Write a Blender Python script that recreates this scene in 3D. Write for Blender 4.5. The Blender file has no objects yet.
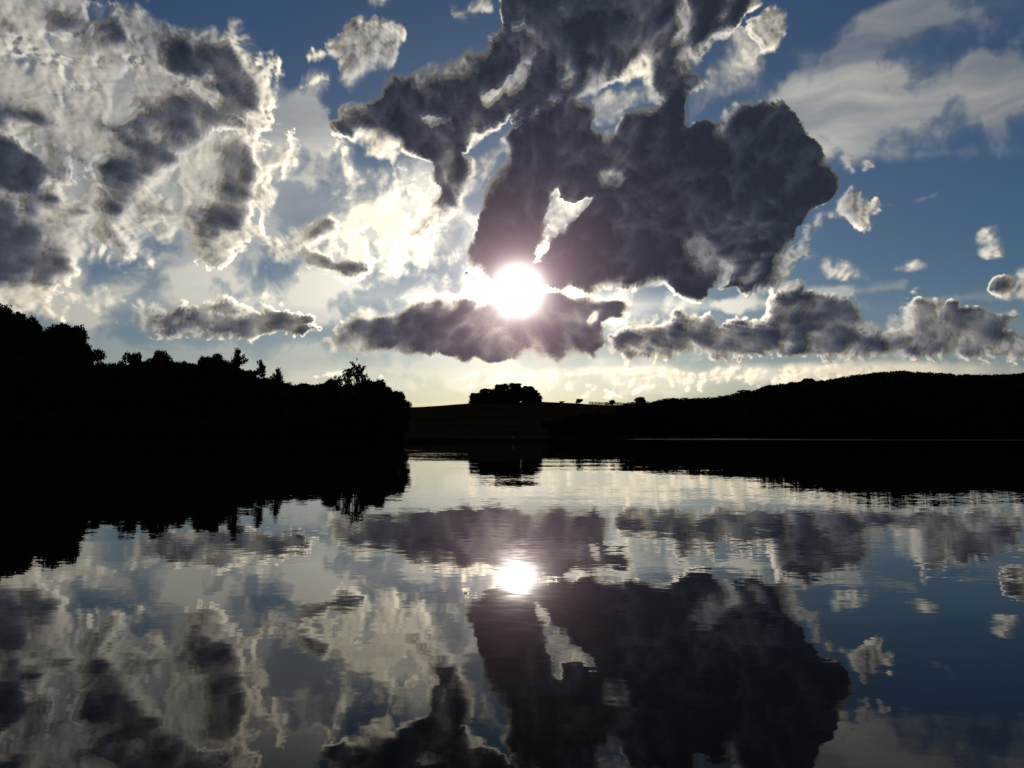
import bpy, bmesh, math, random
import numpy as np
from mathutils import Vector

# ------------------------------------------------------------------ camera, sky, sun, exposure
R = math.radians
FPX, PITCH, EYE = 769.0, R(3.56), 1.6
SUN_AZ, SUN_EL = R(0.42), R(10.5)
sc = bpy.context.scene
col = sc.collection
cam = bpy.data.cameras.new("camera")
cam.sensor_width = 36.0
cam.lens = 36.0 * FPX / 1024.0
cam.clip_start, cam.clip_end = 0.1, 20000.0
cam_ob = bpy.data.objects.new("camera", cam)
col.objects.link(cam_ob)
cam_ob.location = (0, 0, EYE)
cam_ob.rotation_euler = (R(90) + PITCH, 0, 0)
sc.camera = cam_ob
sc.view_settings.view_transform = 'Standard'
sc.view_settings.look = 'None'
sc.view_settings.gamma = 1.0
sc.view_settings.use_curve_mapping = False
sc.view_settings.exposure = -1.6

sun = bpy.data.lights.new("sun", 'SUN')
sun.energy = 5.0
sun.angle = R(0.53)
sun.color = (1.0, 0.93, 0.82)
sun_ob = bpy.data.objects.new("sun", sun)
col.objects.link(sun_ob)
sun_dir = Vector((math.sin(SUN_AZ) * math.cos(SUN_EL), math.cos(SUN_AZ) * math.cos(SUN_EL), math.sin(SUN_EL)))
sun_ob.location = (0, 300, 400)
sun_ob.rotation_euler = sun_dir.to_track_quat('Z', 'Y').to_euler()

SKY_K, SKY_DUST = 0.10, 0.4
SCAT = (4.5, 3.0, 1.95)              # light scattered forward by thin cloud, by angle to the sun
BODY = (0.080, 0.62)                  # grey of thick cloud
SUNR, SUNK, GLOWK = 0.43, 180.0, 1.3 # burnt-out disc of sun and painted pink lens glare

# ---- cloud cover: optical thickness of the cloud layer over azimuth and elevation (numpy noise, no files)
AZ0, AZ1, EL0, EL1 = -62.0, 62.0, -3.0, 51.0
CW, CH = 2480, 1080
DEG = CW / (AZ1 - AZ0)                 # samples per degree
K = DEG * math.degrees(1 / FPX)        # samples per 1/FPX radian


def az_el(x, y):
    u, v = (x - 512) / FPX, (384 - y) / FPX
    dx, dy, dz = u, math.cos(PITCH) - v * math.sin(PITCH), math.sin(PITCH) + v * math.cos(PITCH)
    return math.degrees(math.atan2(dx, dy)), math.degrees(math.atan2(dz, math.hypot(dx, dy)))


def grid_pt(x, y):
    a, e = az_el(x, y)
    return (a - AZ0) * DEG, (e - EL0) * DEG


rng = np.random.default_rng(11)


def gradient_noise(w, h, cx, cy):
    """perlin noise, cells of cx by cy samples"""
    gw, gh = int(w / cx) + 3, int(h / cy) + 3
    ang = rng.random((gh, gw), dtype=np.float32) * 2 * np.pi
    gx, gy = np.cos(ang), np.sin(ang)
    ox, oy = rng.random(2)
    X = (np.arange(w, dtype=np.float32) / cx + ox)[None, :]
    Y = (np.arange(h, dtype=np.float32) / cy + oy)[:, None]
    ix, iy = X.astype(int), Y.astype(int)
    fx, fy = X - ix, Y - iy
    sx, sy = fx * fx * fx * (fx * (fx * 6 - 15) + 10), fy * fy * fy * (fy * (fy * 6 - 15) + 10)

    def d(a, b):
        return gx[iy + b, ix + a] * (fx - a) + gy[iy + b, ix + a] * (fy - b)
    n0 = d(0, 0) * (1 - sx) + d(1, 0) * sx
    n1 = d(0, 1) * (1 - sx) + d(1, 1) * sx
    return (n0 * (1 - sy) + n1 * sy) * 1.5


def fbm(cell, octs, gain=0.5, stretch=1.0, billow=False):
    out = np.zeros((CH, CW), np.float32)
    amp, c, tot = 1.0, cell, 0.0
    for i in range(octs):
        n = gradient_noise(CW, CH, c * stretch, c)
        out += amp * ((np.abs(n) * 2 - 0.5) if billow else n)
        tot += amp
        amp *= gain
        c *= 0.5
        if c < 1.6:
            break
    return out / tot


def warp(a, wx, wy):
    yy, xx = np.mgrid[0:CH, 0:CW]
    return a[np.clip((yy + wy).astype(int), 0, CH - 1), np.clip((xx + wx).astype(int), 0, CW - 1)]


PUFF = [fbm(c * K, 6, 0.55, 1.0, True) for c in (42, 26)]
W1, W2 = fbm(64 * K, 5, 0.42) * 0.5, fbm(64 * K, 5, 0.42) * 0.5
PUFF = [warp(p, W1 * 40 * K, W2 * 40 * K) for p in PUFF]
SOFT = warp(fbm(70 * K, 7, 0.55), W2 * 50 * K, W1 * 50 * K)
FINE = warp(fbm(18 * K, 5, 0.6), W1 * 30 * K, W2 * 30 * K)
WIDE = warp(fbm(40 * K, 7, 0.52, 6.5), W2 * 8 * K, W1 * 30 * K)
MILK = warp(fbm(70 * K, 6, 0.42, 3.5), W2 * 9 * K, W1 * 20 * K)
LUMP = warp(fbm(30 * K, 6, 0.6, 1.0, True), W2 * 22 * K, W1 * 22 * K)
MIDS = warp(fbm(40 * K, 7, 0.6), W1 * 30 * K, W2 * 30 * K)


def unit(a):
    return ((a - a.mean()) / a.std()).astype(np.float32)


PUFF = [unit(p) for p in PUFF]
SOFT, FINE, LUMP, MIDS = unit(SOFT), unit(FINE), unit(LUMP), unit(MIDS)
WIDE, MILK = unit(WIDE), unit(MILK)

CLOUD = np.zeros((CH, CW), np.float32)
VEIL = np.zeros((CH, CW), np.float32)


def smooth(t):
    t = np.clip(t, 0, 1)
    return t * t * (3 - 2 * t)


SHIFT = [0]


def paint(field, v, soft, amp, pts, mix=0.35, fine=0.25, edge=1.0, rough=1.0, gaps=None):
    """lay one cloud: outline pts, thickness v, reached soft inside the outline; amp = raggedness"""
    P = np.array([grid_pt(x, y) for x, y in pts], np.float32)
    m = (amp * 1.2 + 6) * K
    x0, x1 = int(max(0, P[:, 0].min() - m)), int(min(CW, P[:, 0].max() + m))
    y0, y1 = int(max(0, P[:, 1].min() - m)), int(min(CH, P[:, 1].max() + m))
    if x1 <= x0 or y1 <= y0:
        return
    X, Y = np.meshgrid(np.arange(x0, x1, dtype=np.float32), np.arange(y0, y1, dtype=np.float32))
    D = np.full(X.shape, 1e9, np.float32)
    inside = np.zeros(X.shape, bool)
    n = len(P)
    for i in range(n):
        ax, ay = P[i]
        bx, by = P[(i + 1) % n]
        ex, ey = bx - ax, by - ay
        L = ex * ex + ey * ey + 1e-6
        t = np.clip(((X - ax) * ex + (Y - ay) * ey) / L, 0, 1)
        D = np.minimum(D, (X - ax - t * ex) ** 2 + (Y - ay - t * ey) ** 2)
        if ay != by:
            inside ^= ((ay > Y) != (by > Y)) & (X < (bx - ax) * (Y - ay) / (by - ay) + ax)
    D = np.sqrt(D) / K
    D = np.where(inside, D, -D)
    SHIFT[0] += 1
    s = SHIFT[0]
    sl = (slice(y0, y1), slice(x0, x1))
    nz = 0.33 * ((1 - mix) * PUFF[s % 2][sl] + mix * SOFT[sl] + fine * (.55 if v > 4 else 1) * FINE[sl])
    soft = soft * np.exp(np.clip(0.8 * np.roll(SOFT, 333, 1)[sl], -1.0, 1.1)) * (1.25 if v > 2 and field is CLOUD else 1.0)
    M = smooth((D + amp * nz + edge * 2) / soft)
    edge = edge + (1.4 if v > 2.8 else 0)
    rough = rough * (1.05 if v < 2 else 0.62 if v < 5.1 else 0.52)
    tv = v * np.exp(rough * (0.26 * SOFT[sl] + 0.17 * FINE[sl] + 0.26 * LUMP[sl]))
    if field is VEIL:
        tv = v
    if gaps is not None:
        tv = tv * (.06 + .94 * smooth((MIDS[sl] + gaps) / 1.1))
    field[sl] = field[sl] * (1 - M) + tv * M


C, V = CLOUD, VEIL
# beyond the part of the sky described below: an unseen, added deck, broken and heavy
yy, xx = np.mgrid[0:CH, 0:CW]
AZ = AZ0 + xx / DEG
EL = EL0 + yy / DEG
outm = smooth(np.maximum((np.abs(AZ) - 40 + 2 * SOFT + FINE) / 6, (EL - 33 + SOFT) / 6))
C += outm * np.clip(2.2 + 1.8 * SOFT, 0, 8)

# thin high veil: the milky sheet on the right, the pale haze left of the sun, the pale horizon
VEIL += 0.18 * smooth((12 - EL) / 12)
paint(V, .55, 40, 10, [(-300, 40), (150, 30), (300, 80), (340, 170), (330, 300), (200, 290), (-300, 290)], 1, .0)
paint(V, 0.46, 40, 14, [(690, 130), (715, 95), (760, 80), (820, 60), (900, 45), (1000, 40), (1300, 40), (1300, 168), (1024, 166), (960, 163), (900, 166), (850, 162), (800, 185), (730, 180), (690, 160)], 1, .0)
paint(V, 0.3, 30, 10, [(780, 50), (900, 0), (1000, -40), (1300, -40), (1300, 55), (1000, 50), (900, 60), (800, 75)], 1, .0)
paint(V, 0.5, 22, 8, [(830, 140), (900, 145), (1000, 138), (1200, 150), (1200, 166), (980, 163), (900, 166), (840, 162)], 1, .0)
paint(V, 0.75, 70, 10, [(270, 100), (350, 130), (470, 160), (560, 200), (560, 300), (320, 300), (240, 240), (230, 150)], 1, .0)
paint(V, .5, 30, 20, [(235, 60), (330, 70), (330, 150), (250, 170)], 1, .0)
paint(V, 0.95, 30, 10, [(-250, 245), (100, 262), (300, 262), (520, 268), (640, 285), (640, 330), (330, 330), (120, 335), (-250, 340)], 1, .0)
paint(V, 0.42, 18, 8, [(-100, 325), (110, 332), (330, 340), (620, 356), (900, 360), (1300, 362), (1300, 385), (-100, 380)], 1, .0)
paint(V, .5, 7, 5, [(770, 290), (850, 285), (905, 283), (905, 291), (860, 296), (780, 302)], 1, .0)
paint(V, .35, 14, 8, [(880, 205), (920, 196), (940, 190), (935, 200), (890, 208)], 1, .0)
paint(V, .30, 18, 10, [(930, 292), (1000, 285), (1060, 290), (1060, 308), (940, 305)], 1, .0)
paint(V, 0.85, 14, 8, [(560, 292), (640, 288), (760, 296), (790, 305), (700, 318), (610, 322), (560, 310)], 1, .0)

# broken bright cloud mass on the left
paint(C, 1.35, 16, 13.6, [(-350, -250), (150, -250), (100, -8), (140, 3), (160, 22), (168, 25), (198, 42), (206, 52), (222, 30), (240, 26), (253, 33), (256, 45), (266, 52), (276, 51), (284, 62), (283, 82), (280, 100), (272, 122), (262, 135), (278, 150), (290, 138), (301, 148), (302, 164), (292, 170), (280, 185), (268, 200), (262, 215), (258, 235), (240, 262), (215, 265), (200, 262), (188, 246), (178, 234), (165, 238), (150, 262), (130, 266), (85, 264), (75, 290), (60, 320), (-350, 330)], .3, .45, rough=.85, gaps=1.6)
paint(C, 0.9, 26, 25.5, [(-350, 280), (60, 290), (100, 285), (110, 300), (60, 312), (20, 310), (-350, 330)], .5, .4)
paint(C, 0.12, 12.2, 11.9, [(-60, 52), (0, 55), (30, 50), (44, 60), (46, 84), (62, 92), (60, 106), (20, 100), (0, 85), (-60, 85)])
paint(C, 0.25, 16, 15.3, [(88, 72), (115, 60), (150, 78), (176, 82), (170, 95), (150, 110), (128, 132), (102, 125), (100, 105), (88, 90)])
paint(C, 0.5, 14, 11.9, [(48, 38), (70, 42), (80, 60), (62, 62), (45, 50)])
paint(C, 1.3, 9.5, 6.8, [(0, 70), (12, 70), (15, 82), (2, 84), (-10, 80)])
paint(C, 1.3, 6.8, 4.2, [(20, 66), (27, 66), (28, 82), (21, 80)])
paint(C, 5.6916, 13.4, 10.6, [(100, 25), (125, 8), (145, 15), (165, 25), (200, 42), (215, 35), (225, 55), (232, 78), (205, 82), (170, 70), (135, 50), (105, 42)], .6, edge=2.6, rough=.8)
paint(C, 4.9248, 14.4, 12.8, [(200, 40), (232, 45), (250, 60), (264, 75), (265, 95), (258, 112), (240, 120), (225, 128), (205, 138), (195, 155), (178, 170), (168, 188), (155, 197), (142, 192), (128, 212), (128, 252), (98, 252), (100, 225), (108, 190), (102, 170), (113, 148), (142, 128), (152, 110), (172, 98), (192, 96), (190, 78)], .5, edge=2.6, rough=.8)
paint(C, 0.9, 14.9, 8.5, [(190, 78), (208, 70), (219, 80), (214, 90), (222, 100), (217, 112), (205, 108), (195, 98), (178, 92)])
paint(C, 1.2, 16.2, 11.9, [(175, 150), (200, 142), (218, 140), (222, 160), (222, 185), (205, 190), (180, 192), (168, 186)])
paint(C, 5.7888, 15.9, 10.8, [(-80, 82), (15, 96), (48, 108), (60, 122), (62, 145), (42, 142), (25, 130), (0, 120), (-80, 112)], .7, edge=2.6, rough=.8)
paint(C, 5.0328, 13, 10.8, [(-80, 138), (10, 142), (28, 155), (48, 162), (52, 172), (30, 174), (14, 188), (-80, 200)], .6, edge=2.6, rough=.8)
paint(C, 5.13, 20.7, 12.8, [(-80, 178), (5, 192), (18, 228), (40, 222), (60, 234), (78, 255), (78, 270), (50, 290), (20, 296), (-80, 296)], .6, edge=2.6, rough=.8)
paint(C, 4.4496, 10.1, 9, [(55, 197), (75, 200), (90, 212), (88, 226), (65, 226), (54, 212)], edge=2.6, rough=.8)
paint(C, 4.0824, 10.1, 9, [(58, 20), (82, 18), (90, 26), (80, 36), (58, 31)], edge=2.6, rough=.8)
paint(C, 3.888, 15.9, 10.8, [(-60, -10), (6, 5), (14, 28), (8, 40), (-60, 35)], edge=2.6, rough=.8)
paint(C, 3.6072, 14.4, 12.6, [(222, 150), (240, 140), (252, 144), (265, 158), (288, 152), (280, 168), (264, 180), (256, 202), (246, 225), (225, 234), (205, 242), (200, 230), (215, 210), (225, 195), (222, 175)], .4, edge=2.6, rough=.8)
paint(C, 2.6568, 12.4, 9, [(146, 205), (168, 204), (176, 216), (158, 222), (147, 216)], edge=2.6, rough=.8)
paint(C, 0, 9.5, 5.1, [(163, 236), (178, 232), (187, 248), (176, 260), (162, 254)])
paint(C, 1.5, 9, 8.5, [(256, 190), (270, 182), (275, 195), (264, 225), (258, 235)])

# small loose puffs
paint(C, 1.5, 17, 12, [(309, 57), (325, 48), (345, 35), (355, 22), (375, 18), (395, 22), (402, 35), (396, 48), (392, 65), (375, 72), (362, 80), (352, 90), (343, 80), (340, 62), (325, 60)], .5)
paint(C, 0.8, 10.8, 6, [(300, 88), (312, 78), (322, 72), (327, 80), (315, 84), (304, 92)])
paint(C, 1.4, 12, 8, [(362, -14), (398, -14), (386, 6), (372, 9)])
paint(C, 1.3, 12, 8, [(452, 14), (468, 4), (490, -8), (494, 12), (475, 18), (458, 19)])
paint(C, 1.5, 14, 9, [(747, 24), (762, 14), (775, 7), (784, 15), (783, 35), (775, 52), (764, 54), (752, 45)])
paint(C, 1, 8.1, 5.1, [(735, 2), (750, -6), (765, -8), (762, 4), (745, 12)])
paint(C, 1.4, 14, 8, [(976, 240), (984, 230), (996, 228), (1005, 238), (1002, 257), (986, 259), (978, 254)])
paint(C, 0.55, 12.2, 6, [(893, 270), (908, 262), (916, 259), (926, 266), (912, 270)])
paint(C, 0.85, 16.2, 7.6, [(820, 268), (828, 258), (845, 262), (862, 272), (868, 280), (845, 283), (825, 282)])
paint(C, 3.9, 11.2, 6.8, [(988, 290), (1008, 276), (1024, 268), (1070, 250), (1100, 240), (1100, 302), (1000, 298)])
paint(C, 0.8, 13.5, 6.8, [(250, 292), (272, 290), (280, 300), (262, 304), (245, 300)])

# bright ragged cloud left of the sun
paint(C, 0.75, 34, 28.9, [(330, 160), (345, 150), (360, 160), (385, 165), (420, 165), (450, 175), (472, 195), (476, 262), (440, 285), (380, 285), (340, 280), (300, 270), (305, 240), (320, 205)], .4, .5, rough=.6, gaps=1.6)
paint(C, 4.2, 10, 11, [(264, 240), (280, 238), (300, 225), (315, 214), (326, 212), (336, 222), (330, 240), (322, 250), (332, 258), (350, 262), (366, 270), (355, 276), (335, 271), (315, 268), (300, 262), (285, 268), (267, 266)], .4, edge=1.6)
paint(C, 1.1, 12.2, 6.8, [(392, 330), (382, 300), (388, 296), (400, 310)])

# the dark bank reaching up from the sun to the top of the picture
paint(C, 1, 16.2, 10.2, [(765, 290), (770, 262), (782, 246), (797, 240), (802, 224), (815, 213), (830, 206), (845, 194), (858, 192), (868, 205), (880, 210), (866, 222), (853, 230), (856, 216), (845, 211), (832, 219), (815, 222), (808, 235), (802, 245), (808, 256), (800, 266), (792, 262), (785, 280)], .4, .5)
paint(C, 6.7, 12, 11.9, [(500, -80), (752, -80), (747, 5), (733, 25), (716, 38), (706, 52), (692, 75), (702, 80), (692, 92), (680, 112), (650, 112), (640, 80), (600, 92), (578, 108), (548, 112), (528, 122), (512, 128), (518, 100), (520, 60), (505, 50), (500, 10)], .5)
paint(C, 7.2, 12, 10.2, [(332, 125), (348, 108), (378, 96), (385, 80), (410, 73), (440, 66), (470, 53), (500, 38), (530, 22), (562, 60), (548, 95), (520, 104), (505, 122), (485, 138), (470, 152), (455, 160), (445, 158), (435, 165), (412, 157), (397, 152), (378, 162), (363, 158), (365, 146), (350, 136), (334, 133)], .45)
paint(C, 5, 11, 8.5, [(430, 158), (455, 150), (472, 162), (479, 188), (464, 205), (447, 217), (427, 235), (416, 237), (428, 215), (441, 196), (434, 178)], .5)
paint(C, 0.8, 13.5, 10.2, [(470, 170), (480, 158), (505, 140), (515, 128), (512, 145), (502, 160), (490, 185), (482, 180)])
paint(C, 1.3, 7, 6, [(418, 117), (436, 119), (456, 115), (452, 124), (432, 127)])
paint(C, 1.2, 7, 6, [(482, 99), (495, 92), (506, 88), (500, 102), (486, 109)])
paint(C, 1.1, 7, 6, [(388, 130), (398, 129), (400, 150), (392, 164), (386, 148)])
paint(C, 1.2, 8, 7, [(500, 90), (515, 70), (535, 50), (541, 58), (528, 78), (508, 98)])
paint(C, 1.4, 9, 7, [(545, 8), (560, 4), (577, 8), (572, 22), (556, 22)])
paint(C, 1.0, 6, 6, [(514, 30), (524, 25), (536, 34), (544, 46), (536, 44), (524, 34)])
paint(C, 1.3, 8, 9, [(670, -20), (684, -20), (692, 8), (693, 35), (686, 48), (667, 58), (650, 72), (638, 84), (622, 86), (630, 72), (648, 55), (662, 44), (674, 34), (678, 14)], .6)
paint(C, 1.9, 9, 9, [(550, 55), (574, 55), (578, 75), (566, 92), (550, 92), (556, 75)])
paint(C, 0.6, 8, 9, [(574, 98), (600, 92), (620, 84), (645, 84), (655, 90), (642, 112), (628, 115), (618, 125), (605, 131), (594, 131), (590, 116)])
paint(C, 0.15, 9, 8, [(690, 85), (715, 55), (740, 28), (752, 45), (765, 60), (765, 98), (740, 98), (720, 104), (708, 110), (698, 118), (690, 130), (684, 122), (686, 100)])
paint(C, 3.6, 8, 7.6, [(680, 78), (696, 74), (704, 80), (696, 92), (684, 92)])
paint(C, 8.5, 7, 10, [(465, 275), (468, 250), (478, 225), (480, 205), (492, 180), (505, 152), (515, 132), (530, 116), (548, 98), (576, 100), (590, 112), (592, 128), (605, 132), (622, 125), (625, 115), (645, 112), (660, 98), (675, 88), (688, 96), (683, 125), (690, 132), (698, 118), (708, 112), (717, 119), (723, 108), (740, 100), (765, 104), (785, 104), (797, 112), (803, 128), (815, 138), (826, 152), (834, 170), (836, 188), (828, 205), (812, 212), (802, 225), (795, 240), (782, 244), (774, 262), (765, 285), (745, 293), (730, 290), (712, 294), (697, 298), (675, 291), (650, 288), (610, 293), (575, 290), (540, 288), (500, 285), (480, 272)], .2, .2)
paint(C, 3.0, 26, 12, [(668, 232), (700, 214), (745, 208), (768, 222), (778, 245), (768, 286), (740, 290), (712, 284), (685, 268)], .6)
paint(C, 1.1, 7, 6, [(715, 260), (724, 258), (731, 268), (728, 285), (718, 292), (708, 296), (710, 285), (719, 275)])
paint(C, 1.3, 16, 10.2, [(765, 250), (782, 243), (790, 262), (776, 285), (762, 296), (752, 292), (764, 275)])
paint(C, 3.2, 11, 8, [(596, 176), (612, 168), (628, 178), (618, 190), (600, 190)])
paint(C, 0.55, 6, 6, [(533, 264), (536, 240), (544, 215), (548, 195), (558, 188), (563, 200), (575, 204), (590, 199), (582, 212), (571, 226), (556, 240), (546, 250), (540, 264)])
paint(C, 3.2, 7, 5, [(862, 160), (872, 159), (874, 168), (864, 170)])
paint(C, 2.6, 7, 4, [(842, 158), (850, 160), (852, 170), (844, 168)])

paint(C, 1.0, 7, 9, [(796, 240), (812, 220), (830, 210), (845, 198), (858, 193), (872, 202), (880, 211), (862, 222), (852, 230), (852, 217), (838, 221), (822, 226), (810, 238), (810, 255), (798, 266), (788, 284), (770, 294), (764, 286), (776, 262), (786, 248)], .3, .6)

# low bands of cloud above the hills
paint(C, 4.9, 12, 10.2, [(605, 352), (608, 335), (625, 322), (640, 315), (660, 318), (680, 310), (695, 312), (710, 312), (716, 325), (730, 320), (760, 320), (768, 300), (785, 287), (798, 281), (812, 290), (825, 293), (838, 299), (850, 296), (865, 302), (872, 316), (885, 326), (895, 318), (905, 301), (918, 295), (935, 299), (948, 298), (960, 306), (975, 309), (985, 313), (1000, 309), (1012, 316), (1006, 330), (1024, 336), (1070, 330), (1070, 366), (1010, 362), (960, 360), (900, 361), (840, 361), (780, 357), (740, 359), (680, 359), (640, 357), (612, 357)], .2, .3)
paint(C, 1.7, 12, 7.6, [(786, 303), (796, 294), (802, 302), (790, 314), (782, 326)])
paint(C, 1.9, 12, 7.6, [(648, 345), (658, 338), (666, 348), (660, 358), (650, 358)])
paint(C, 1.9, 10, 6.8, [(694, 346), (702, 340), (705, 350), (698, 358)])
paint(C, 1.8, 12, 6.8, [(779, 342), (788, 336), (796, 345), (790, 356), (782, 354)])
paint(C, 1.9, 10, 5.1, [(925, 340), (938, 334), (950, 331), (942, 339), (930, 344)])
paint(C, 2, 22, 11.9, [(975, 350), (995, 338), (1010, 334), (1040, 340), (1040, 360), (985, 361)])
paint(C, 5.4, 9, 7.6, [(327, 342), (332, 328), (345, 316), (356, 308), (370, 300), (380, 310), (396, 312), (410, 305), (430, 300), (445, 293), (470, 292), (490, 292), (510, 295), (540, 291), (580, 296), (595, 300), (610, 298), (626, 300), (631, 308), (615, 318), (601, 323), (600, 340), (592, 357), (560, 359), (520, 358), (490, 360), (460, 359), (430, 352), (405, 355), (380, 350), (345, 353), (330, 351)], .2, .3)
paint(C, 1.1, 12.2, 6.8, [(532, 357), (540, 350), (555, 350), (560, 358), (545, 361)])
paint(C, 1, 13.5, 6, [(582, 322), (592, 310), (600, 308), (598, 320), (588, 328)])
paint(C, 4.0, 10, 13, [(118, 322), (140, 308), (170, 309), (200, 305), (220, 301), (235, 305), (255, 310), (280, 308), (300, 315), (313, 322), (300, 332), (280, 335), (255, 342), (230, 340), (200, 337), (170, 338), (140, 335)], .4, edge=1.6)

# fine streaks just over the hills
st = smooth((EL - 2.2) / .6) * smooth((5.0 - EL) / .8) * smooth((AZ + 24) / 10) * smooth((34 - AZ) / 14)
C += st * np.clip(.9 * WIDE + .4 * FINE - .45, 0, 1) * 1.0
V += st * .25 * np.clip(.3 * WIDE + .5, 0, 1)
V[:] = np.clip(V * np.exp(.18 * WIDE * smooth((AZ - 8) / 8) + .12 * WIDE + .08 * MILK), 0, 1)
C[:] = np.clip(C, 0, 10)
C *= smooth((EL + 1) / 2)

buf = np.zeros((CH, CW, 4), np.float32)
buf[..., 0] = C / 10.0
buf[..., 1] = V
buf[..., 3] = 1
cloud_map = bpy.data.images.new("cloud_thickness", CW, CH, alpha=False, float_buffer=True, is_data=True)
cloud_map.pixels.foreach_set(buf.ravel())
cloud_map.update()
cloud_map.pack()

# ---- world: Nishita sky seen through the cloud layer
world = bpy.data.worlds.new("World")
sc.world = world
world.use_nodes = True
nt = world.node_tree
nt.nodes.clear()
N, LK = nt.nodes.new, nt.links.new


def val(x):
    return x


def math_node(op, a, b=None, c=None, clamp=False):
    n = N('ShaderNodeMath')
    n.operation = op
    n.use_clamp = clamp
    for i, s in enumerate((a, b, c)):
        if s is None:
            continue
        if isinstance(s, (int, float)):
            n.inputs[i].default_value = s
        else:
            LK(s, n.inputs[i])
    return n.outputs[0]


def vmath(op, a, b=None, scale=None):
    n = N('ShaderNodeVectorMath')
    n.operation = op
    for i, s in enumerate((a, b)):
        if s is None:
            continue
        if isinstance(s, (tuple, list)):
            n.inputs[i].default_value = s
        else:
            LK(s, n.inputs[i])
    if scale is not None:
        if isinstance(scale, (int, float)):
            n.inputs['Scale'].default_value = scale
        else:
            LK(scale, n.inputs['Scale'])
    return n.outputs['Value'] if op in ('DOT_PRODUCT', 'LENGTH') else n.outputs['Vector']


tc = N('ShaderNodeTexCoord')
dirn = vmath('NORMALIZE', tc.outputs['Generated'])
sep = N('ShaderNodeSeparateXYZ')
LK(dirn, sep.inputs[0])
az = math_node('ARCTAN2', sep.outputs[0], sep.outputs[1])
el = math_node('ARCSINE', sep.outputs[2])
u = math_node('MULTIPLY_ADD', az, math.degrees(1) / (AZ1 - AZ0), -AZ0 / (AZ1 - AZ0))
v = math_node('MULTIPLY_ADD', el, math.degrees(1) / (EL1 - EL0), -EL0 / (EL1 - EL0))
uv = N('ShaderNodeCombineXYZ')
LK(u, uv.inputs[0])
LK(v, uv.inputs[1])
su, sv = (math.degrees(SUN_AZ) - AZ0) / (AZ1 - AZ0), (math.degrees(SUN_EL) - EL0) / (EL1 - EL0)


def cloud_at(vec):
    t = N('ShaderNodeTexImage')
    t.image = cloud_map
    t.interpolation = 'Cubic'
    t.extension = 'EXTEND'
    LK(vec, t.inputs[0])
    s = N('ShaderNodeSeparateColor')
    LK(t.outputs[0], s.inputs[0])
    return s.outputs[0], s.outputs[1]


tau0, veil = cloud_at(uv.outputs[0])
tau0 = math_node('MULTIPLY', tau0, 10.0)
# towards the sun through the layer: three steps, lengths in degrees
to_sun = vmath('SUBTRACT', (su, sv, 0), uv.outputs[0])
deg_vec = vmath('MULTIPLY', to_sun, (AZ1 - AZ0, EL1 - EL0, 0))
deg_len = math_node('MAXIMUM', vmath('LENGTH', deg_vec), 1.0)
path = None
near = None
for stp in (0.30, 1.0, 2.2, 4.2):
    f = math_node('MINIMUM', math_node('DIVIDE', stp, deg_len), 1.0)
    p = vmath('ADD', uv.outputs[0], vmath('SCALE', to_sun, None, f))
    t_, _ = cloud_at(p)
    near = t_ if near is None else near
    path = t_ if path is None else math_node('ADD', path, t_)
path = math_node('MULTIPLY', path, 10.0 / 4)
# thinner towards the sun: the side of a billow that faces it
near = math_node('MULTIPLY', near, 10.0)
rel = math_node('DIVIDE', math_node('SUBTRACT', tau0, near), math_node('MULTIPLY_ADD', tau0, 0.5, 0.8))
rel = math_node('MAXIMUM', math_node('MINIMUM', rel, 0.8), -0.6)

cosang = vmath('DOT_PRODUCT', dirn, tuple(sun_dir))
ang = math_node('MULTIPLY', math_node('ARCCOSINE', math_node('MINIMUM', cosang, 0.999999)), math.degrees(1))

# unseen heavy deck, added behind the camera to keep the trees dark
far = N('ShaderNodeMapRange')
far.interpolation_type = 'SMOOTHSTEP'
LK(ang, far.inputs[0])
far.inputs[1].default_value, far.inputs[2].default_value = 48, 70
tau = math_node('MULTIPLY_ADD', far.outputs[0], 5.0, tau0)


def ex(x, k):
    return math_node('EXPONENT', math_node('MULTIPLY', x, -k))


def rgb(c):
    n = N('ShaderNodeRGB')
    n.outputs[0].default_value = (*c, 1)
    return n.outputs[0]


sky = N('ShaderNodeTexSky')
sky.sky_type = 'NISHITA'
sky.sun_disc = False
sky.sun_elevation = SUN_EL
sky.sun_rotation = SUN_AZ
sky.air_density = 1.0
sky.dust_density = SKY_DUST
sky.ozone_density = 3.0
sky_c = vmath('SCALE', vmath('MULTIPLY', sky.outputs[0], (0.78, 0.95, 1.15)), None, SKY_K)

# forward scattered sunlight as a function of the angle to the sun
s1 = math_node('MULTIPLY', ex(ang, 1 / 3.0), SCAT[0])
s2 = math_node('MULTIPLY', ex(ang, 1 / 12.0), SCAT[1])
s3 = math_node('MULTIPLY', ex(ang, 1 / 60.0), SCAT[2])
S = math_node('ADD', math_node('ADD', s1, s2), s3)
reach = math_node('MULTIPLY_ADD', ex(path, 0.36), 1.0, 0.10)
# cumulus: light carried through peaks where the cloud is thin
ph = math_node('MULTIPLY', math_node('MULTIPLY', tau, 2.45), ex(tau, 0.90))
lit = math_node('MULTIPLY', math_node('MULTIPLY', ph, S), math_node('MULTIPLY', reach, math_node('MULTIPLY_ADD', rel, 0.75, 1.0)))
low = N('ShaderNodeMapRange')
low.interpolation_type = 'SMOOTHSTEP'
LK(math_node('MULTIPLY', el, math.degrees(1)), low.inputs[0])
low.inputs[1].default_value, low.inputs[2].default_value = 0.0, 11.0
tint = vmath('ADD', (1.03, 0.79, 0.47), vmath('SCALE', rgb((0.0, 0.10, 0.13)), None, low.outputs[0]))
lit_c = vmath('SCALE', tint, None, lit)
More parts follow.
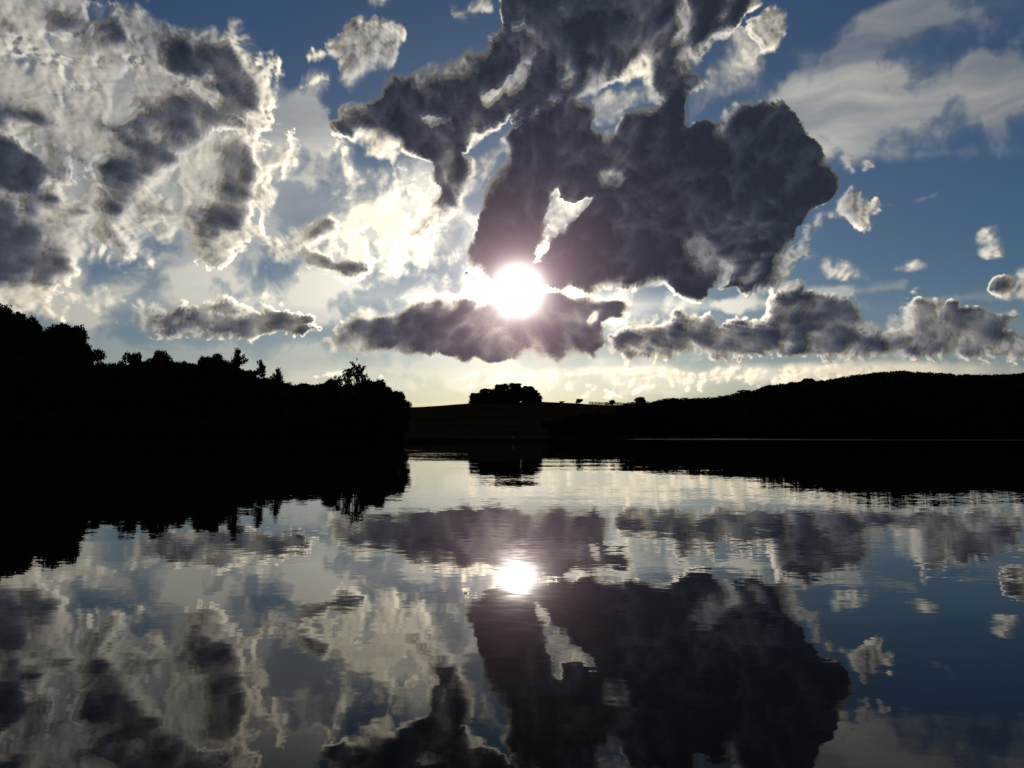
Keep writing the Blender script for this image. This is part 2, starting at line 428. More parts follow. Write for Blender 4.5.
# multiple scattering inside thick cloud: bluish grey
body = math_node('MULTIPLY', math_node('SUBTRACT', 1.0, ex(tau, 0.6)), math_node('MULTIPLY_ADD', ex(tau, 0.33), BODY[1], BODY[0]))
body_c = vmath('SCALE', rgb((0.60, 0.76, 1.20)), None, math_node('MULTIPLY', body, math_node('MULTIPLY_ADD', math_node('MULTIPLY', rel, math_node('MULTIPLY_ADD', ex(tau, .22), 1.1, .3)), 1.25, 1.0)))
# veil
vl = math_node('MULTIPLY', math_node('MULTIPLY', veil, S), 1.0)
vl_c = vmath('SCALE', vmath('ADD', vmath('SCALE', tint, None, 0.7), (0.26, 0.30, 0.34)), None, vl)
behind = vmath('ADD', vmath('SCALE', sky_c, None, math_node('MULTIPLY_ADD', veil, -0.7, 1.0)), vl_c)
behind = vmath('SCALE', behind, None, ex(tau, 1.0))
total = vmath('ADD', vmath('ADD', behind, lit_c), body_c)
# the sun burning through, and pink lens glare painted into the sky round it
core = math_node('MULTIPLY', ex(ang, 1 / SUNR), SUNK)
core_c = vmath('SCALE', rgb((1.0, 0.93, 0.84)), None, core)
glow = math_node('MULTIPLY', ex(ang, 1 / 3.2), GLOWK)
glow_c = vmath('SCALE', rgb((1.0, 0.52, 0.66)), None, glow)
halo_c = vmath('SCALE', rgb((1.0, 0.80, 0.72)), None, math_node('MULTIPLY', ex(ang, 1 / 1.5), 3.2))
total = vmath('ADD', vmath('ADD', total, halo_c), vmath('ADD', core_c, glow_c))
bg = N('ShaderNodeBackground')
LK(total, bg.inputs[0])
bg.inputs[1].default_value = 1.0
wo = N('ShaderNodeOutputWorld')
LK(bg.outputs[0], wo.inputs[0])
world.cycles.sampling_method = 'MANUAL'
world.cycles.sample_map_resolution = 1024

# ------------------------------------------------------------------ helpers
def link(ob, parent=None):
    col.objects.link(ob)
    if parent is not None:
        ob.parent = parent
    return ob


def tag(ob, label=None, cat=None, group=None, kind=None):
    if label:
        ob["label"] = label
    if cat:
        ob["category"] = cat
    if group:
        ob["group"] = group
    if kind:
        ob["kind"] = kind
    return ob


def mesh_from(name, verts, faces, mat, smooth_faces=False):
    """verts (n,3) array, faces (m,k) array of equal-sided faces"""
    me = bpy.data.meshes.new(name)
    verts = np.asarray(verts, np.float32)
    faces = np.asarray(faces, np.int32)
    m, k = faces.shape
    me.vertices.add(len(verts))
    me.vertices.foreach_set("co", verts.ravel())
    me.loops.add(m * k)
    me.loops.foreach_set("vertex_index", faces.ravel())
    me.polygons.add(m)
    me.polygons.foreach_set("loop_start", np.arange(0, m * k, k, dtype=np.int32))
    me.polygons.foreach_set("loop_total", np.full(m, k, np.int32))
    if smooth_faces:
        me.polygons.foreach_set("use_smooth", np.ones(m, bool))
    me.update()
    me.validate()
    me.materials.append(mat)
    return me


def material(name, build):
    m = bpy.data.materials.new(name)
    m.use_nodes = True
    t = m.node_tree
    b = t.nodes["Principled BSDF"]
    build(t, b)
    return m


def noise_colour(c1, c2, scale, rough=0.9, spec=0.2):
    def build(t, b):
        co = t.nodes.new('ShaderNodeTexCoord')
        n = t.nodes.new('ShaderNodeTexNoise')
        n.inputs['Scale'].default_value = scale
        n.inputs['Detail'].default_value = 6
        r = t.nodes.new('ShaderNodeValToRGB')
        r.color_ramp.elements[0].position = .35
        r.color_ramp.elements[1].position = .65
        r.color_ramp.elements[0].color = (*c1, 1)
        r.color_ramp.elements[1].color = (*c2, 1)
        t.links.new(co.outputs['Object'], n.inputs['Vector'])
        t.links.new(n.outputs[0], r.inputs[0])
        t.links.new(r.outputs[0], b.inputs['Base Color'])
        b.inputs['Roughness'].default_value = rough
        b.inputs['Specular IOR Level'].default_value = spec
    return build


M_LEAF = material("leaf_green", noise_colour((.016, .028, .009), (.034, .052, .016), .8, .8, .0))
M_NEEDLE = material("needle_green", noise_colour((.012, .022, .010), (.022, .036, .014), .8, .8, .0))
M_BARK = material("bark_brown", noise_colour((.028, .022, .016), (.06, .048, .036), 3, .95, .1))
M_WOOD = material("far_wood_green", noise_colour((.014, .024, .009), (.030, .045, .016), .05, .9, .0))
M_EARTH = material("meadow_and_bank", noise_colour((.013, .011, .009), (.022, .018, .013), .03, .95, .0))
M_WHITE = material("weathered_white_paint", noise_colour((.62, .62, .58), (.8, .8, .78), 6, .5, .4))
M_POST = material("grey_post_wood", noise_colour((.14, .12, .10), (.22, .2, .17), 8, .9, .2))


def at(x, y, Y):
    """the point at distance Y in front of the camera seen at picture position x, y"""
    u, v = (x - 512) / FPX, (384 - y) / FPX
    dy, dz = math.cos(PITCH) - v * math.sin(PITCH), math.sin(PITCH) + v * math.cos(PITCH)
    return u / dy * Y, Y, EYE + dz / dy * Y


# ------------------------------------------------------------------ terrain
# per heading (tangent X/Y ahead of the camera): shore distance, ridge distance, ridge height
HX = [-3.0, -1.2, -.67, -.40, -.20, -.14, -.125, -.055, .04, .11, .13, .17, .25, .31, .375, .48, .50, .60, .67, 1.2, 3.0]
SHORE = [30, 70, 92, 98, 102, 104, 108, 116, 120, 124, 168, 192, 196, 190, 184, 172, 172, 168, 164, 110, 40]
RIDGE_D = [120, 170, 200, 230, 420, 760, 800, 800, 800, 800, 780, 760, 720, 700, 690, 680, 680, 680, 680, 400, 150]


def ridge_z(y, Y):
    return at(512, y, Y)[2]


RIDGE_Z = [5, 6, 6, 6, 14, ridge_z(408, 760), ridge_z(407, 800), ridge_z(403.5, 800), ridge_z(401.5, 800), ridge_z(404.5, 800),
           ridge_z(405, 780), ridge_z(406, 760), ridge_z(404, 720), ridge_z(398, 700), ridge_z(391, 690), ridge_z(382, 680), ridge_z(381, 680),
           ridge_z(384, 680), ridge_z(384, 680), 30, 12]


def ground(X, Y):
    X, Y = np.asarray(X, float), np.asarray(Y, float)
    t = X / np.maximum(Y, 1e-3)
    t = np.clip(t, -3, 3)
    front = Y > 0
    fwd = np.hypot(X, Y) / np.sqrt(1 + t * t)          # equals Y ahead of the camera
    s = np.where(front, np.interp(t, HX, SHORE), 0)
    rd = np.interp(t, HX, RIDGE_D)
    rz = np.interp(t, HX, RIDGE_Z)
    q = (fwd - s) / (rd - s)
    z = .5 + (rz - .5) * np.clip(q, 0, 1) ** 1.12
    z = np.where(q > 1, rz - (fwd - rd) * .05 * np.clip((fwd - rd) / 200, 0, 1), z)
    z = np.where(fwd < s + 3, -2.0 + 2.5 * np.clip((fwd - s + 2.4) / 4.4, 0, 1), z)
    z = z + .25 * np.sin(X * .11 + 1) * np.sin(Y * .09) * np.clip((fwd - s) / 30, 0, 1)
    # the near bank behind and beside the camera
    rim = -1.2 - .02 * X * X * np.exp(-np.abs(X) / 60)
    back = (rim - Y)
    zb = -2.0 + 2.4 * np.clip((back + 2.5) / 4, 0, 1) + 8 * np.clip(back / 160, 0, 1)
    side = np.clip(-Y / np.maximum(np.abs(X), 1), 0, 1)
    z = np.where(front, z, zb)
    return np.maximum(z, -2.0)


def polar_ground():
    # rectangular in heading for the part ahead, so ridges follow the tables
    az = np.concatenate([np.linspace(-180, -60, 60, endpoint=False), np.linspace(-60, 60, 480, endpoint=False), np.linspace(60, 180, 60, endpoint=False)])
    rr = np.concatenate([[0.5], np.geomspace(1, 80, 40), np.linspace(84, 260, 60), np.geomspace(268, 900, 60), np.geomspace(930, 9000, 24)])
    A, Rr = np.meshgrid(np.radians(az), rr)
    X, Y = np.sin(A) * Rr, np.cos(A) * Rr
    Z = ground(X, Y)
    Z = np.where(Rr > 1200, np.minimum(Z, 5), Z)
    na, nr = len(az), len(rr)
    verts = np.stack([X, Y, Z], -1).reshape(-1, 3)
    i, j = np.meshgrid(np.arange(nr - 1), np.arange(na), indexing='ij')
    j2 = (j + 1) % na
    faces = np.stack([i * na + j, i * na + j2, (i + 1) * na + j2, (i + 1) * na + j], -1).reshape(-1, 4)
    faces = faces[:, ::-1]
    return mesh_from("ground", verts, faces, M_EARTH, True)


tag(link(bpy.data.objects.new("ground", polar_ground())), kind="structure")


# ------------------------------------------------------------------ lake
def water_nodes(t, b):
    n, l = t.nodes.new, t.links.new
    co = n('ShaderNodeTexCoord')
    normal = None

    def rip(scale, sx, sy, ax, ay, detail, off):
        mp = n('ShaderNodeMapping')
        mp.inputs['Scale'].default_value = (sx, sy, 1)
        mp.inputs['Location'].default_value = (off, off * 1.7, off)
        l(co.outputs['Object'], mp.inputs[0])
        nz = n('ShaderNodeTexNoise')
        nz.inputs['Scale'].default_value = scale
        nz.inputs['Detail'].default_value = detail
        nz.inputs['Roughness'].default_value = .5
        l(mp.outputs[0], nz.inputs['Vector'])
        s = n('ShaderNodeVectorMath')
        s.operation = 'SUBTRACT'
        s.inputs[1].default_value = (.5, .5, .5)
        l(nz.outputs['Color'], s.inputs[0])
        m = n('ShaderNodeVectorMath')
        m.operation = 'MULTIPLY'
        m.inputs[1].default_value = (ax, ay, 0)
        l(s.outputs[0], m.inputs[0])
        return m.outputs[0]

    def add(a, c):
        s = n('ShaderNodeVectorMath')
        s.operation = 'ADD'
        l(a, s.inputs[0])
        if isinstance(c, tuple):
            s.inputs[1].default_value = c
        else:
            l(c, s.inputs[1])
        return s.outputs[0]

    slow = rip(1.0, .16, .42, .010, .020, 2, 3.1)
    mid = rip(1.0, .8, 2.4, .005, .009, 3, 7.7)
    small = rip(1.0, 5, 11, .008, .021, 2, 1.3)
    # breaths of wind: patches where the small ripples stand up
    pm = n('ShaderNodeMapping')
    pm.inputs['Scale'].default_value = (.025, .07, 1)
    l(co.outputs['Object'], pm.inputs[0])
    pn = n('ShaderNodeTexNoise')
    pn.inputs['Scale'].default_value = 1
    pn.inputs['Detail'].default_value = 3
    l(pm.outputs[0], pn.inputs['Vector'])
    pr = n('ShaderNodeMapRange')
    pr.inputs[1].default_value, pr.inputs[2].default_value = .38, .66
    pr.inputs[3].default_value, pr.inputs[4].default_value = .45, 1.5
    l(pn.outputs[0], pr.inputs[0])
    sc_ = n('ShaderNodeVectorMath')
    sc_.operation = 'SCALE'
    l(add(mid, small), sc_.inputs[0])
    l(pr.outputs[0], sc_.inputs['Scale'])
    # ruffled strip along the far shore on the right
    sp = n('ShaderNodeSeparateXYZ')
    l(co.outputs['Object'], sp.inputs[0])

    def ramp(sock, a, c):
        r = n('ShaderNodeMapRange')
        r.interpolation_type = 'SMOOTHSTEP'
        r.inputs[1].default_value, r.inputs[2].default_value = a, c
        l(sock, r.inputs[0])
        return r.outputs[0]

    def mul(a, c, op='MULTIPLY'):
        s = n('ShaderNodeMath')
        s.operation = op
        for i, q in enumerate((a, c)):
            if isinstance(q, (int, float)):
                s.inputs[i].default_value = q
            else:
                l(q, s.inputs[i])
        return s.outputs[0]
    yy_ = mul(sp.outputs[1], mul(sp.outputs[0], .22), 'ADD')
    band = mul(mul(ramp(yy_, RUF[0], RUF[0] + 8), mul(1.0, ramp(yy_, RUF[1] - 4, RUF[1]), 'SUBTRACT')), ramp(sp.outputs[0], 16, 34))
    chop = n('ShaderNodeVectorMath')
    chop.operation = 'SCALE'
    l(add(rip(1.0, 2, 5, .4, .8, 2, 5.5), (0, -.26, 0)), chop.inputs[0])
    l(mul(band, RUF[2]), chop.inputs['Scale'])
    vec = add(add(add(slow, sc_.outputs[0]), chop.outputs[0]), (0, 0, 1))
    nm = n('ShaderNodeVectorMath')
    nm.operation = 'NORMALIZE'
    l(vec, nm.inputs[0])
    l(nm.outputs[0], b.inputs['Normal'])
    l(mul(mul(band, .12), .006, 'ADD'), b.inputs['Roughness'])
    b.inputs['Base Color'].default_value = (.0035, .0042, .0035, 1)
    b.inputs['Specular Tint'].default_value = (1.0, .93, .81, 1)
    b.inputs['IOR'].default_value = 1.333
    b.inputs['Specular IOR Level'].default_value = .42


RUF = (160, 202, 1.0)
M_WATER = material("lake_water", water_nodes)
wr = np.array([[-6000, -6000, 0], [6000, -6000, 0], [6000, 6000, 0], [-6000, 6000, 0]], float)
wv, wf = [], []
gx = np.array([-400, -200, -100, -50, 0, 50, 100, 200, 400.])
gy = np.array([-60, -20, 0, 20, 60, 120, 180, 240, 300.])
X, Y = np.meshgrid(gx, gy)
wv = np.stack([X, Y, np.zeros_like(X)], -1).reshape(-1, 3)
i, j = np.meshgrid(np.arange(8), np.arange(8), indexing='ij')
wf = np.stack([i * 9 + j, i * 9 + j + 1, (i + 1) * 9 + j + 1, (i + 1) * 9 + j], -1).reshape(-1, 4)
tag(link(bpy.data.objects.new("lake_water", mesh_from("lake_water", wv, wf, M_WATER))), kind="structure")


# ------------------------------------------------------------------ trees
rnd = random.Random(5)


def tube(path, radii, sides=6):
    """tapered tube along a path -> verts, quads"""
    path = [Vector(p) for p in path]
    vs, fs = [], []
    for k, p in enumerate(path):
        d = (path[min(k + 1, len(path) - 1)] - path[max(k - 1, 0)]).normalized()
        a = d.orthogonal().normalized()
        b_ = d.cross(a)
        for s in range(sides):
            t = 2 * math.pi * s / sides
            vs.append(p + (a * math.cos(t) + b_ * math.sin(t)) * radii[k])
    for k in range(len(path) - 1):
        for s in range(sides):
            s2 = (s + 1) % sides
            fs.append((k * sides + s, k * sides + s2, (k + 1) * sides + s2, (k + 1) * sides + s))
    return vs, fs


def join(parts):
    V_, F_ = [], []
    for vs, fs in parts:
        o = len(V_)
        V_.extend(vs)
        F_.extend([tuple(o + q for q in f) for f in fs])
    return np.array([tuple(v) for v in V_]), np.array(F_)


def leaf_faces(P, size, seed):
    """one small pointed quad of random lean at each point"""
    g = np.random.default_rng(seed)
    n = len(P)
    a = g.normal(size=(n, 3))
    a /= np.linalg.norm(a, axis=1)[:, None]
    b_ = np.cross(a, g.normal(size=(n, 3)))
    b_ /= np.linalg.norm(b_, axis=1)[:, None]
    s = size * g.uniform(.55, 1.25, (n, 1))
    q = np.stack([P - a * s * .6, P + b_ * s * .32, P + a * s * .6, P - b_ * s * .32], 1).reshape(-1, 3)
    return q, np.arange(n * 4).reshape(-1, 4)


def crown_points(lumps, per_area, seed, shell=.35):
    g = np.random.default_rng(seed)
    out = []
    for (c, r) in lumps:
        n = int(per_area * r[0] * r[2] * 4)
        d = g.normal(size=(n, 3))
        d /= np.linalg.norm(d, axis=1)[:, None]
        rad = (1 - shell * g.random((n, 1)) ** .7) + g.normal(size=(n, 1)) * .13
        out.append(np.array(c) + d * rad * np.array(r))
    return np.concatenate(out)


def broadleaf(seed, h=16.0, w=12.0, low=.14, lumps_n=26, leaf=.46, dens=95, gap=0.0):
    """unit of height h and width w; returns trunk mesh, crown mesh"""
    g = random.Random(seed)
    parts = []
    lean = Vector((g.uniform(-.5, .5), g.uniform(-.5, .5), 0))
    trunk = [Vector((0, 0, -1.2)), Vector((0, 0, 0)), lean * .4 + Vector((0, 0, h * .22)), lean + Vector((0, 0, h * .5)), lean * 1.4 + Vector((0, 0, h * .86))]
    parts.append(tube(trunk, [h * .03, h * .024, h * .018, h * .012, h * .003], 8))
    lumps = []
    for k in range(lumps_n):
        t = (k + .5) / lumps_n
        z = h * (low + (1 - low) * (1 - (1 - t) ** 1.15) * .93)
        prof = math.sin(math.pi * min(1, (z / h - low * .6) / (1 - low * .6)) ** 1.25) ** .6
        a = k * 2.39996 + g.uniform(-.4, .4)
        rr_ = w * .5 * prof * g.uniform(.45, .82)
        c = Vector((math.cos(a) * rr_, math.sin(a) * rr_, z))
        lr = w * g.uniform(.10, .19) * (1 - .25 * t)
        lumps.append((tuple(c), (lr, lr, lr * g.uniform(.62, .9))))
        s = trunk[2].lerp(trunk[4], min(1, max(0, (z / h - .32) / .7)))
        mid_ = s.lerp(c, .5) + Vector((g.uniform(-.4, .4), g.uniform(-.4, .4), g.uniform(0, .7)))
        parts.append(tube([s, mid_, c, c + (c - mid_) * .25], [h * .009, h * .006, h * .003, h * .001], 5))
    if gap < .5:
        lumps.append(((lean.x, lean.y, h * .5), (w * .3, w * .3, h * .33)))
    lumps.append(((lean.x * 1.4, lean.y * 1.4, h * .9), (w * .13, w * .13, h * .075)))
    P = crown_points(lumps, dens, seed)
    tv, tf = join(parts)
    lv, lf = leaf_faces(P, leaf, seed)
    return mesh_from("trunk", tv, tf, M_BARK, True), mesh_from("crown", lv, lf, M_LEAF)


def layered_pine(seed, h=15.0, w=7.0):
    g = random.Random(seed)
    parts = [tube([(0, 0, -1), (0, 0, 0), (.2, 0, h * .5), (.1, .1, h)], [h * .02, h * .016, h * .009, h * .002], 8)]
    lumps, extra = [], []
    gg = np.random.default_rng(seed)
    for k in range(46):
        t = (k + g.random()) / 46
        z = h * (.30 + .68 * t)
        ln = w * .5 * (1 - t) ** .55 * g.uniform(.45, 1.15) + .35
        a = g.uniform(0, 6.28)
        tip = Vector((math.cos(a) * ln, math.sin(a) * ln, z + g.uniform(-.3, .9)))
        parts.append(tube([(.12, .05, z - .3), tuple(tip)], [h * .0035, h * .001], 5))
        n = int(70 * ln + 60)
        f = gg.random(n) ** .7
        q = np.outer(f, np.array(tip) - np.array((.12, .05, z - .3))) + np.array((.12, .05, z - .3))
        extra.append(q + gg.normal(size=(n, 3)) * np.array([.30, .30, .17]) * (.5 + .6 * f[:, None]))
    lumps.append(((.1, .1, h * .985), (.35, .35, .5)))
    lumps.append(((0, 0, h * .3), (w * .42, w * .42, h * .2)))
    P = np.concatenate([crown_points(lumps, 200, seed, .9)] + extra)
    tv, tf = join(parts)
    lv, lf = leaf_faces(P, .34, seed)
    return mesh_from("trunk", tv, tf, M_BARK, True), mesh_from("crown", lv, lf, M_NEEDLE)


def twiggy_tree(seed, h=13.0, w=9.0):
    """thin-leaved tree whose upper twigs stick out bare against the sky"""
    g = random.Random(seed)
    parts = [tube([(0, 0, -1), (0, 0, 0), (0, .1, h * .35), (.1, 0, h * .6)], [h * .025, h * .02, h * .014, h * .006], 8)]
    tips = []
    for k in range(34):
        a, z0 = k * 2.4, h * g.uniform(.3, .6)
        spread = g.uniform(.15, 1.0)
        end = Vector((math.cos(a) * w * .5 * spread, math.sin(a) * w * .5 * spread, h * (1.0 - .3 * spread ** 1.6) * g.uniform(.88, 1.0)))
        s = Vector((0, 0, z0))
        m_ = s.lerp(end, .5) + Vector((0, 0, -.3))
        parts.append(tube([s, m_, end], [h * .007, h * .004, h * .0012], 5))
        for q in range(7):
            f = g.uniform(.45, .98)
            p0 = m_.lerp(end, f)
            p1 = p0 + Vector((g.uniform(-.8, .8), g.uniform(-.8, .8), g.uniform(.25, 1.2)))
            parts.append(tube([p0, p1], [.035, .012], 4))
            tips.append(p1)
            tips.append(p0.lerp(p1, .6))
    lumps = [(tuple(t_), (.34, .34, .3)) for t_ in tips if g.random() < .8]
    lumps += [((math.cos(a) * w * .22, math.sin(a) * w * .22, h * .42), (w * .28, w * .28, h * .2)) for a in (0, 1.6, 3.1, 4.7)]
    P = crown_points(lumps, 60, seed, .8)
    tv, tf = join(parts)
    lv, lf = leaf_faces(P, .24, seed)
    return mesh_from("trunk", tv, tf, M_BARK, True), mesh_from("crown", lv, lf, M_LEAF)


def shrub(seed, h=4.0, w=6.0):
    g = random.Random(seed)
    parts, lumps = [], []
    for k in range(11):
        a = k * 2.4
        c = Vector((math.cos(a) * w * .33 * g.uniform(.3, 1), math.sin(a) * w * .33 * g.uniform(.3, 1), h * g.uniform(.25, .8)))
        parts.append(tube([(0, 0, -.5), c * .5, tuple(c)], [.07, .05, .02], 5))
        lumps.append((tuple(c), (w * .2, w * .2, h * .24)))
    P = crown_points(lumps, 95, seed, .5)
    tv, tf = join(parts)
    lv, lf = leaf_faces(P, .36, seed)
    return mesh_from("stem", tv, tf, M_BARK, True), mesh_from("foliage", lv, lf, M_LEAF)


PROTO = {
    'oak': (broadleaf(3, 16, 12.5, .12, 30), 16, 12.5),
    'elm': (broadleaf(8, 17, 10.5, .10, 30), 17, 10.5),
    'ash': (broadleaf(21, 16, 11.5, .16, 24, .44, 90, 0), 16, 11.5),
    'open': (broadleaf(34, 15, 11, .30, 17, .42, 85, 1), 15, 11),
    'round': (broadleaf(55, 14, 13, .06, 32), 14, 13),
    'pine': (layered_pine(4), 15, 7),
    'twiggy': (twiggy_tree(9), 13, 9),
    'shrub': (shrub(2), 4, 6),
    'bush': (shrub(12), 4, 6),
}


def plant(kind, x, top, wpx, Y, name, label, cat, group=None, rz=None):
    (m1, m2), h0, w0 = PROTO[kind]
    X, _, Z = at(x, top, Y)
    z0 = float(ground(X, Y)) - (2.2 if group in ("copse on the hilltop", "shrubs under the copse") else .1)
    H = Z - z0
    W = wpx * Y / FPX
    o = bpy.data.objects.new(name, None)
    link(o)
    o.empty_display_size = .5
    o.location = (X, Y, z0)
    o.rotation_euler = (0, 0, rnd.uniform(0, 6.28) if rz is None else rz)
    o.scale = (W / w0, W / w0, H / h0)
    low = kind in ('shrub', 'bush')
    link(bpy.data.objects.new("stem" if low else "trunk", m1), o)
    link(bpy.data.objects.new("foliage" if low else "crown", m2), o)
    tag(o, label, cat, group)
    return o


LW = "trees standing along the left shore"
for kind, x, top, wpx, Y, name, label in [
    ('elm', -58, 300, 76, 150, 'broadleaf_tree', "tall tree at the outer left end of the left wood, beside its tallest tree"),
    ('oak', 4, 309, 62, 146, 'broadleaf_tree', "tallest dark tree of the left shore, at the left edge of the view"),
    ('elm', 31, 317, 40, 148, 'broadleaf_tree', "tree just right of the tallest one at the left edge, flat ragged top"),
    ('round', 71, 325, 62, 138, 'broadleaf_tree', "big round-headed tree on the left shore with a steep right side"),
    ('ash', 108, 361, 36, 116, 'broadleaf_tree', "low tree in the dip right of the big round-headed tree"),
    ('open', 134, 351, 34, 112, 'broadleaf_tree', "left one of two trees with sky showing through their crowns"),
    ('open', 160, 349, 34, 113, 'broadleaf_tree', "right one of two trees with sky showing through their crowns"),
    ('ash', 184, 360, 30, 115, 'broadleaf_tree', "small tree right of the two gappy trees, lower than both"),
    ('oak', 209, 355, 42, 114, 'broadleaf_tree', "broad level-topped tree left of the tallest pine"),
    ('pine', 239, 351, 30, 112, 'pine_tree', "tallest of the three layered pines on the left shore"),
    ('pine', 261, 362, 24, 114, 'pine_tree', "middle one of the three layered pines, narrow with open branches"),
    ('pine', 277, 370, 26, 113, 'pine_tree', "lowest and rightmost of the three layered pines"),
    ('ash', 304, 383, 42, 114, 'broadleaf_tree', "low tree in the long dip right of the three pines"),
    ('elm', 332, 378, 30, 112, 'broadleaf_tree', "low tree touching the left side of the twiggy tree"),
    ('twiggy', 354, 362, 44, 109, 'twiggy_tree', "thin-leaved tree whose bare twigs stick up above the wood"),
    ('round', 373, 380, 40, 108, 'broadleaf_tree', "rounded tree sloping down right of the twiggy tree"),
    ('round', 395, 391, 36, 108, 'broadleaf_tree', "last and lowest tree at the right end of the left wood"),
]:
    plant(kind, x, top, wpx, Y, name, label, 'tree', LW)

SKX = [-140, 0, 18, 40, 60, 85, 98, 112, 135, 170, 185, 210, 240, 262, 285, 330, 360, 385, 402, 412]
SKY = [308, 318, 324, 336, 332, 334, 358, 374, 362, 366, 368, 364, 368, 378, 388, 388, 386, 390, 399, 410]
FILL = "dark leafy tree filling the solid black wood behind the left shore, below its skyline"
for row, (Y, dy) in enumerate(((126, 1), (148, 1), (107, 24))):
    x = -135 + row * 7
    while x < 384 - (10 if row == 2 else 0):
        top = max(np.interp([x - 10, x, x + 10], SKX, SKY)) - 8 + dy + (8 if Y < 130 and x < 95 else 0) + rnd.uniform(0, 5)
        plant(rnd.choice(['oak', 'elm', 'ash', 'round']), x, top, rnd.uniform(42, 56) * min(1, .5 + (412 - x) / 90), Y, 'broadleaf_tree', FILL, 'tree', "trees filling the left wood")
        x += rnd.uniform(19, 26)
x = -140
while x < 409:
    s_ = float(np.interp((x - 512) / FPX, HX, SHORE))
    yb = 431.8 + 1.6 / s_ * FPX
    plant(rnd.choice(['shrub', 'bush']), x, yb - rnd.uniform(24, 38) * min(1, .4 + (412 - x) / 30), rnd.uniform(30, 42) * min(1, .5 + (412 - x) / 60), s_ + 4.5, 'bank_shrub',
          "dark shrub overhanging the water at the foot of the left wood", 'shrub', "shrubs along the left waterline")
    x += rnd.uniform(15, 20)

# the copse and single bushes on the meadow hill
CP = "copse on the hilltop"
for kind, x, top, wpx, Y, label in [
    ('round', 476, 393, 17, 790, "low outermost left tree of the hilltop copse"),
    ('oak', 487, 388.5, 20, 785, "second tree from the left in the hilltop copse"),
    ('round', 501, 384, 24, 792, "tall middle tree of the hilltop copse, left of its highest top"),
    ('elm', 515, 382.6, 24, 786, "highest tree of the hilltop copse, right of the middle"),
    ('round', 529, 386, 20, 790, "second tree from the right in the hilltop copse"),
    ('oak', 535, 392.5, 15, 784, "outermost right tree of the hilltop copse, above the bare meadow"),
]:
    plant(kind, x, top, wpx, Y, 'broadleaf_tree', label, 'tree', CP)
for x in (475, 483, 491, 499, 507, 515, 523, 530, 536):
    plant('bush', x, 389.5 + 8 * (abs(x - 505) / 33) ** 2.5, 20, 780, 'hedge_shrub', "low shrub under the crowns of the hilltop copse", 'shrub', "shrubs under the copse")
plant('bush', 579, 398.4, 10, 792, 'round_bush', "single round bush on the meadow skyline right of the copse", 'bush')
plant('bush', 562, 401, 7, 794, 'round_bush', "tiny bush on the skyline between the copse and the round bush", 'bush')
plant('bush', 612, 399.5, 8, 778, 'round_bush', "small bush on the skyline halfway to the far wood", 'bush')
plant('round', 640, 397, 13, 770, 'broadleaf_tree', "round tree at the left end of the far wood on the skyline", 'tree')
plant('round', 809, 378.5, 19, 692, 'broadleaf_tree', "flat-topped tree rising above the rising skyline of the far wood", 'tree')
plant('oak', 745, 390, 20, 702, 'broadleaf_tree', "tree at the step where the far wood starts to climb", 'tree')

# ---- the far wood over the right-hand hills: one mass of crowns
FX = [585, 600, 620, 640, 652, 668, 690, 712, 728, 740, 752, 765, 790, 815, 835, 850, 865, 880, 900, 930, 960, 1000, 1024, 1200, 1500]
FY = [403, 402.5, 402, 401.5, 401, 398, 397.5, 397, 394.5, 392.5, 391, 385.5, 382, 380.5, 378, 375, 373.5, 371.5, 370.5, 372, 374, 374, 372.5, 374, 378]
g = np.random.default_rng(77)
pts = []
for k in range(420):                                     # along the skyline
    x = g.uniform(590, 1500) if k > 260 else 590 + (1040 - 590) * k / 260
    t_ = (x - 512) / FPX
    rd = float(np.interp(t_, HX, RIDGE_D))
    pts.append((x, np.interp(x, FX, FY) + abs(g.normal()) * 1.1, rd * g.uniform(.96, 1.0), g.uniform(8, 14)))
for k in range(1500):                                    # down the slope to the water
    x = g.uniform(625, 1500)
    t_ = (x - 512) / FPX
    rd, s_ = float(np.interp(t_, HX, RIDGE_D)), float(np.interp(t_, HX, SHORE))
    f = g.random() ** 1.6
    Y = s_ + 5 + (rd - s_ - 20) * f
    pts.append((x, None, Y, g.uniform(7, 12)))
for k in range(170):                                     # the row right at the water
    x = 606 + (1400 - 606) * k / 170
    s_ = float(np.interp((x - 512) / FPX, HX, SHORE))
    pts.append((x, -1, s_ + 4 + g.uniform(0, 5), g.uniform(4, 7)))
for k in range(120):                                     # thinning out to the left over the meadow
    x = 545 + 110 * (1 - g.random() ** 1.5)
    s_ = float(np.interp((x - 512) / FPX, HX, SHORE))
    pts.append((x, -1, s_ + 4 + g.uniform(0, 60), g.uniform(4, 9)))
allP, allS = [], []
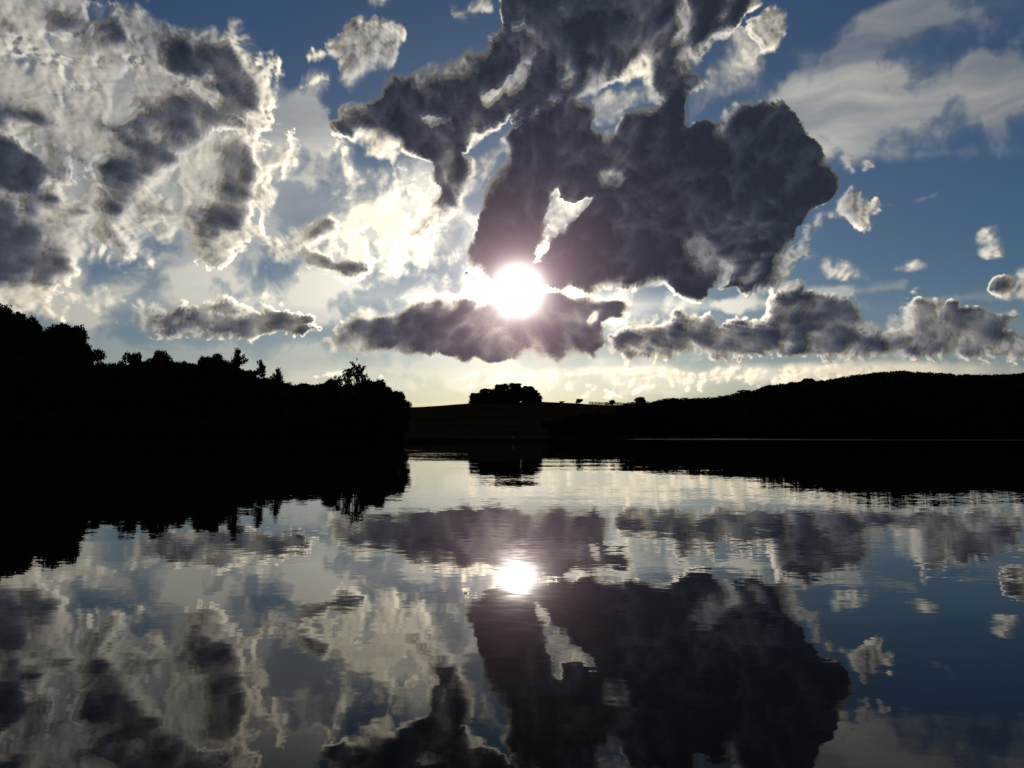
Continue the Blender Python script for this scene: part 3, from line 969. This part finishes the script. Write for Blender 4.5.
for x, top, Y, w in pts:
    sky_top = float(np.interp(x, FX, FY))
    X, _, Zs = at(x, sky_top + 1.5, Y)
    z0 = float(ground(X, Y))
    if top is None or top < 0:
        H = min(g.uniform(9, 17), (Zs - z0) * .96)
        if top is not None:
            H = min(H, g.uniform(3, 5) * min(1, .4 + max(0, x - 545) / 110))
        if H < 1:
            continue
    else:
        H = at(x, top, Y)[2] - z0
        if H < 3:
            H = 3
    w = min(w, H * 1.1)
    n = 130 if Y > 350 else 220
    d = g.normal(size=(n, 3))
    d /= np.linalg.norm(d, axis=1)[:, None]
    hh = min(H, 15)
    lobes = g.normal(size=(5, 3))
    lobes /= np.linalg.norm(lobes, axis=1)[:, None]
    bump = .82 + .2 * np.clip((d @ lobes.T).max(1), .3, 1)
    P = d * np.array([w * .5, w * .5, hh * .5]) * bump[:, None] + np.array([X, Y, z0 + H - hh * .5])
    P[:, 2] = np.maximum(P[:, 2], z0)
    allP.append(P)
    allS.append(np.full(n, .18 * w if Y > 350 else .13 * w))
P = np.concatenate(allP)
S_ = np.concatenate(allS)
lv, lf = leaf_faces(P, 1.0, 6)
cen = np.repeat(P, 4, axis=0)
lv = cen + (lv - cen) * np.repeat(S_, 4)[:, None] * 1.0
tag(link(bpy.data.objects.new("far_wood", mesh_from("far_wood", lv, lf, M_WOOD))),
    "continuous dark wood covering the hills beyond the right-hand shore", "wood", kind="stuff")

# ---- small white marker on the far bank, below the copse
mx, my, mz = at(513.5, 437.2, 123.0)
gz = float(ground(mx, my))
post = bpy.data.objects.new("marker_post", None)
link(post)
post.location = (mx, my, gz)
tag(post, "tiny white board on a short post at the far waterline below the copse", "marker post")
pv, pf = join([tube([(0, 0, -.4), (0, 0, mz - gz - .12)], [.035, .03], 8)])
link(bpy.data.objects.new("post", mesh_from("post", pv, pf, M_POST)), post)
bm = bmesh.new()
bmesh.ops.create_cube(bm, size=1)
for vtx in bm.verts:
    vtx.co = Vector((vtx.co.x * .34, vtx.co.y * .03 - .05, vtx.co.z * .26 + mz - gz))
bmesh.ops.bevel(bm, geom=bm.edges[:], offset=.006, segments=2, affect='EDGES')
me = bpy.data.meshes.new("board")
bm.to_mesh(me)
bm.free()
me.materials.append(M_WHITE)
link(bpy.data.objects.new("board", me), post)
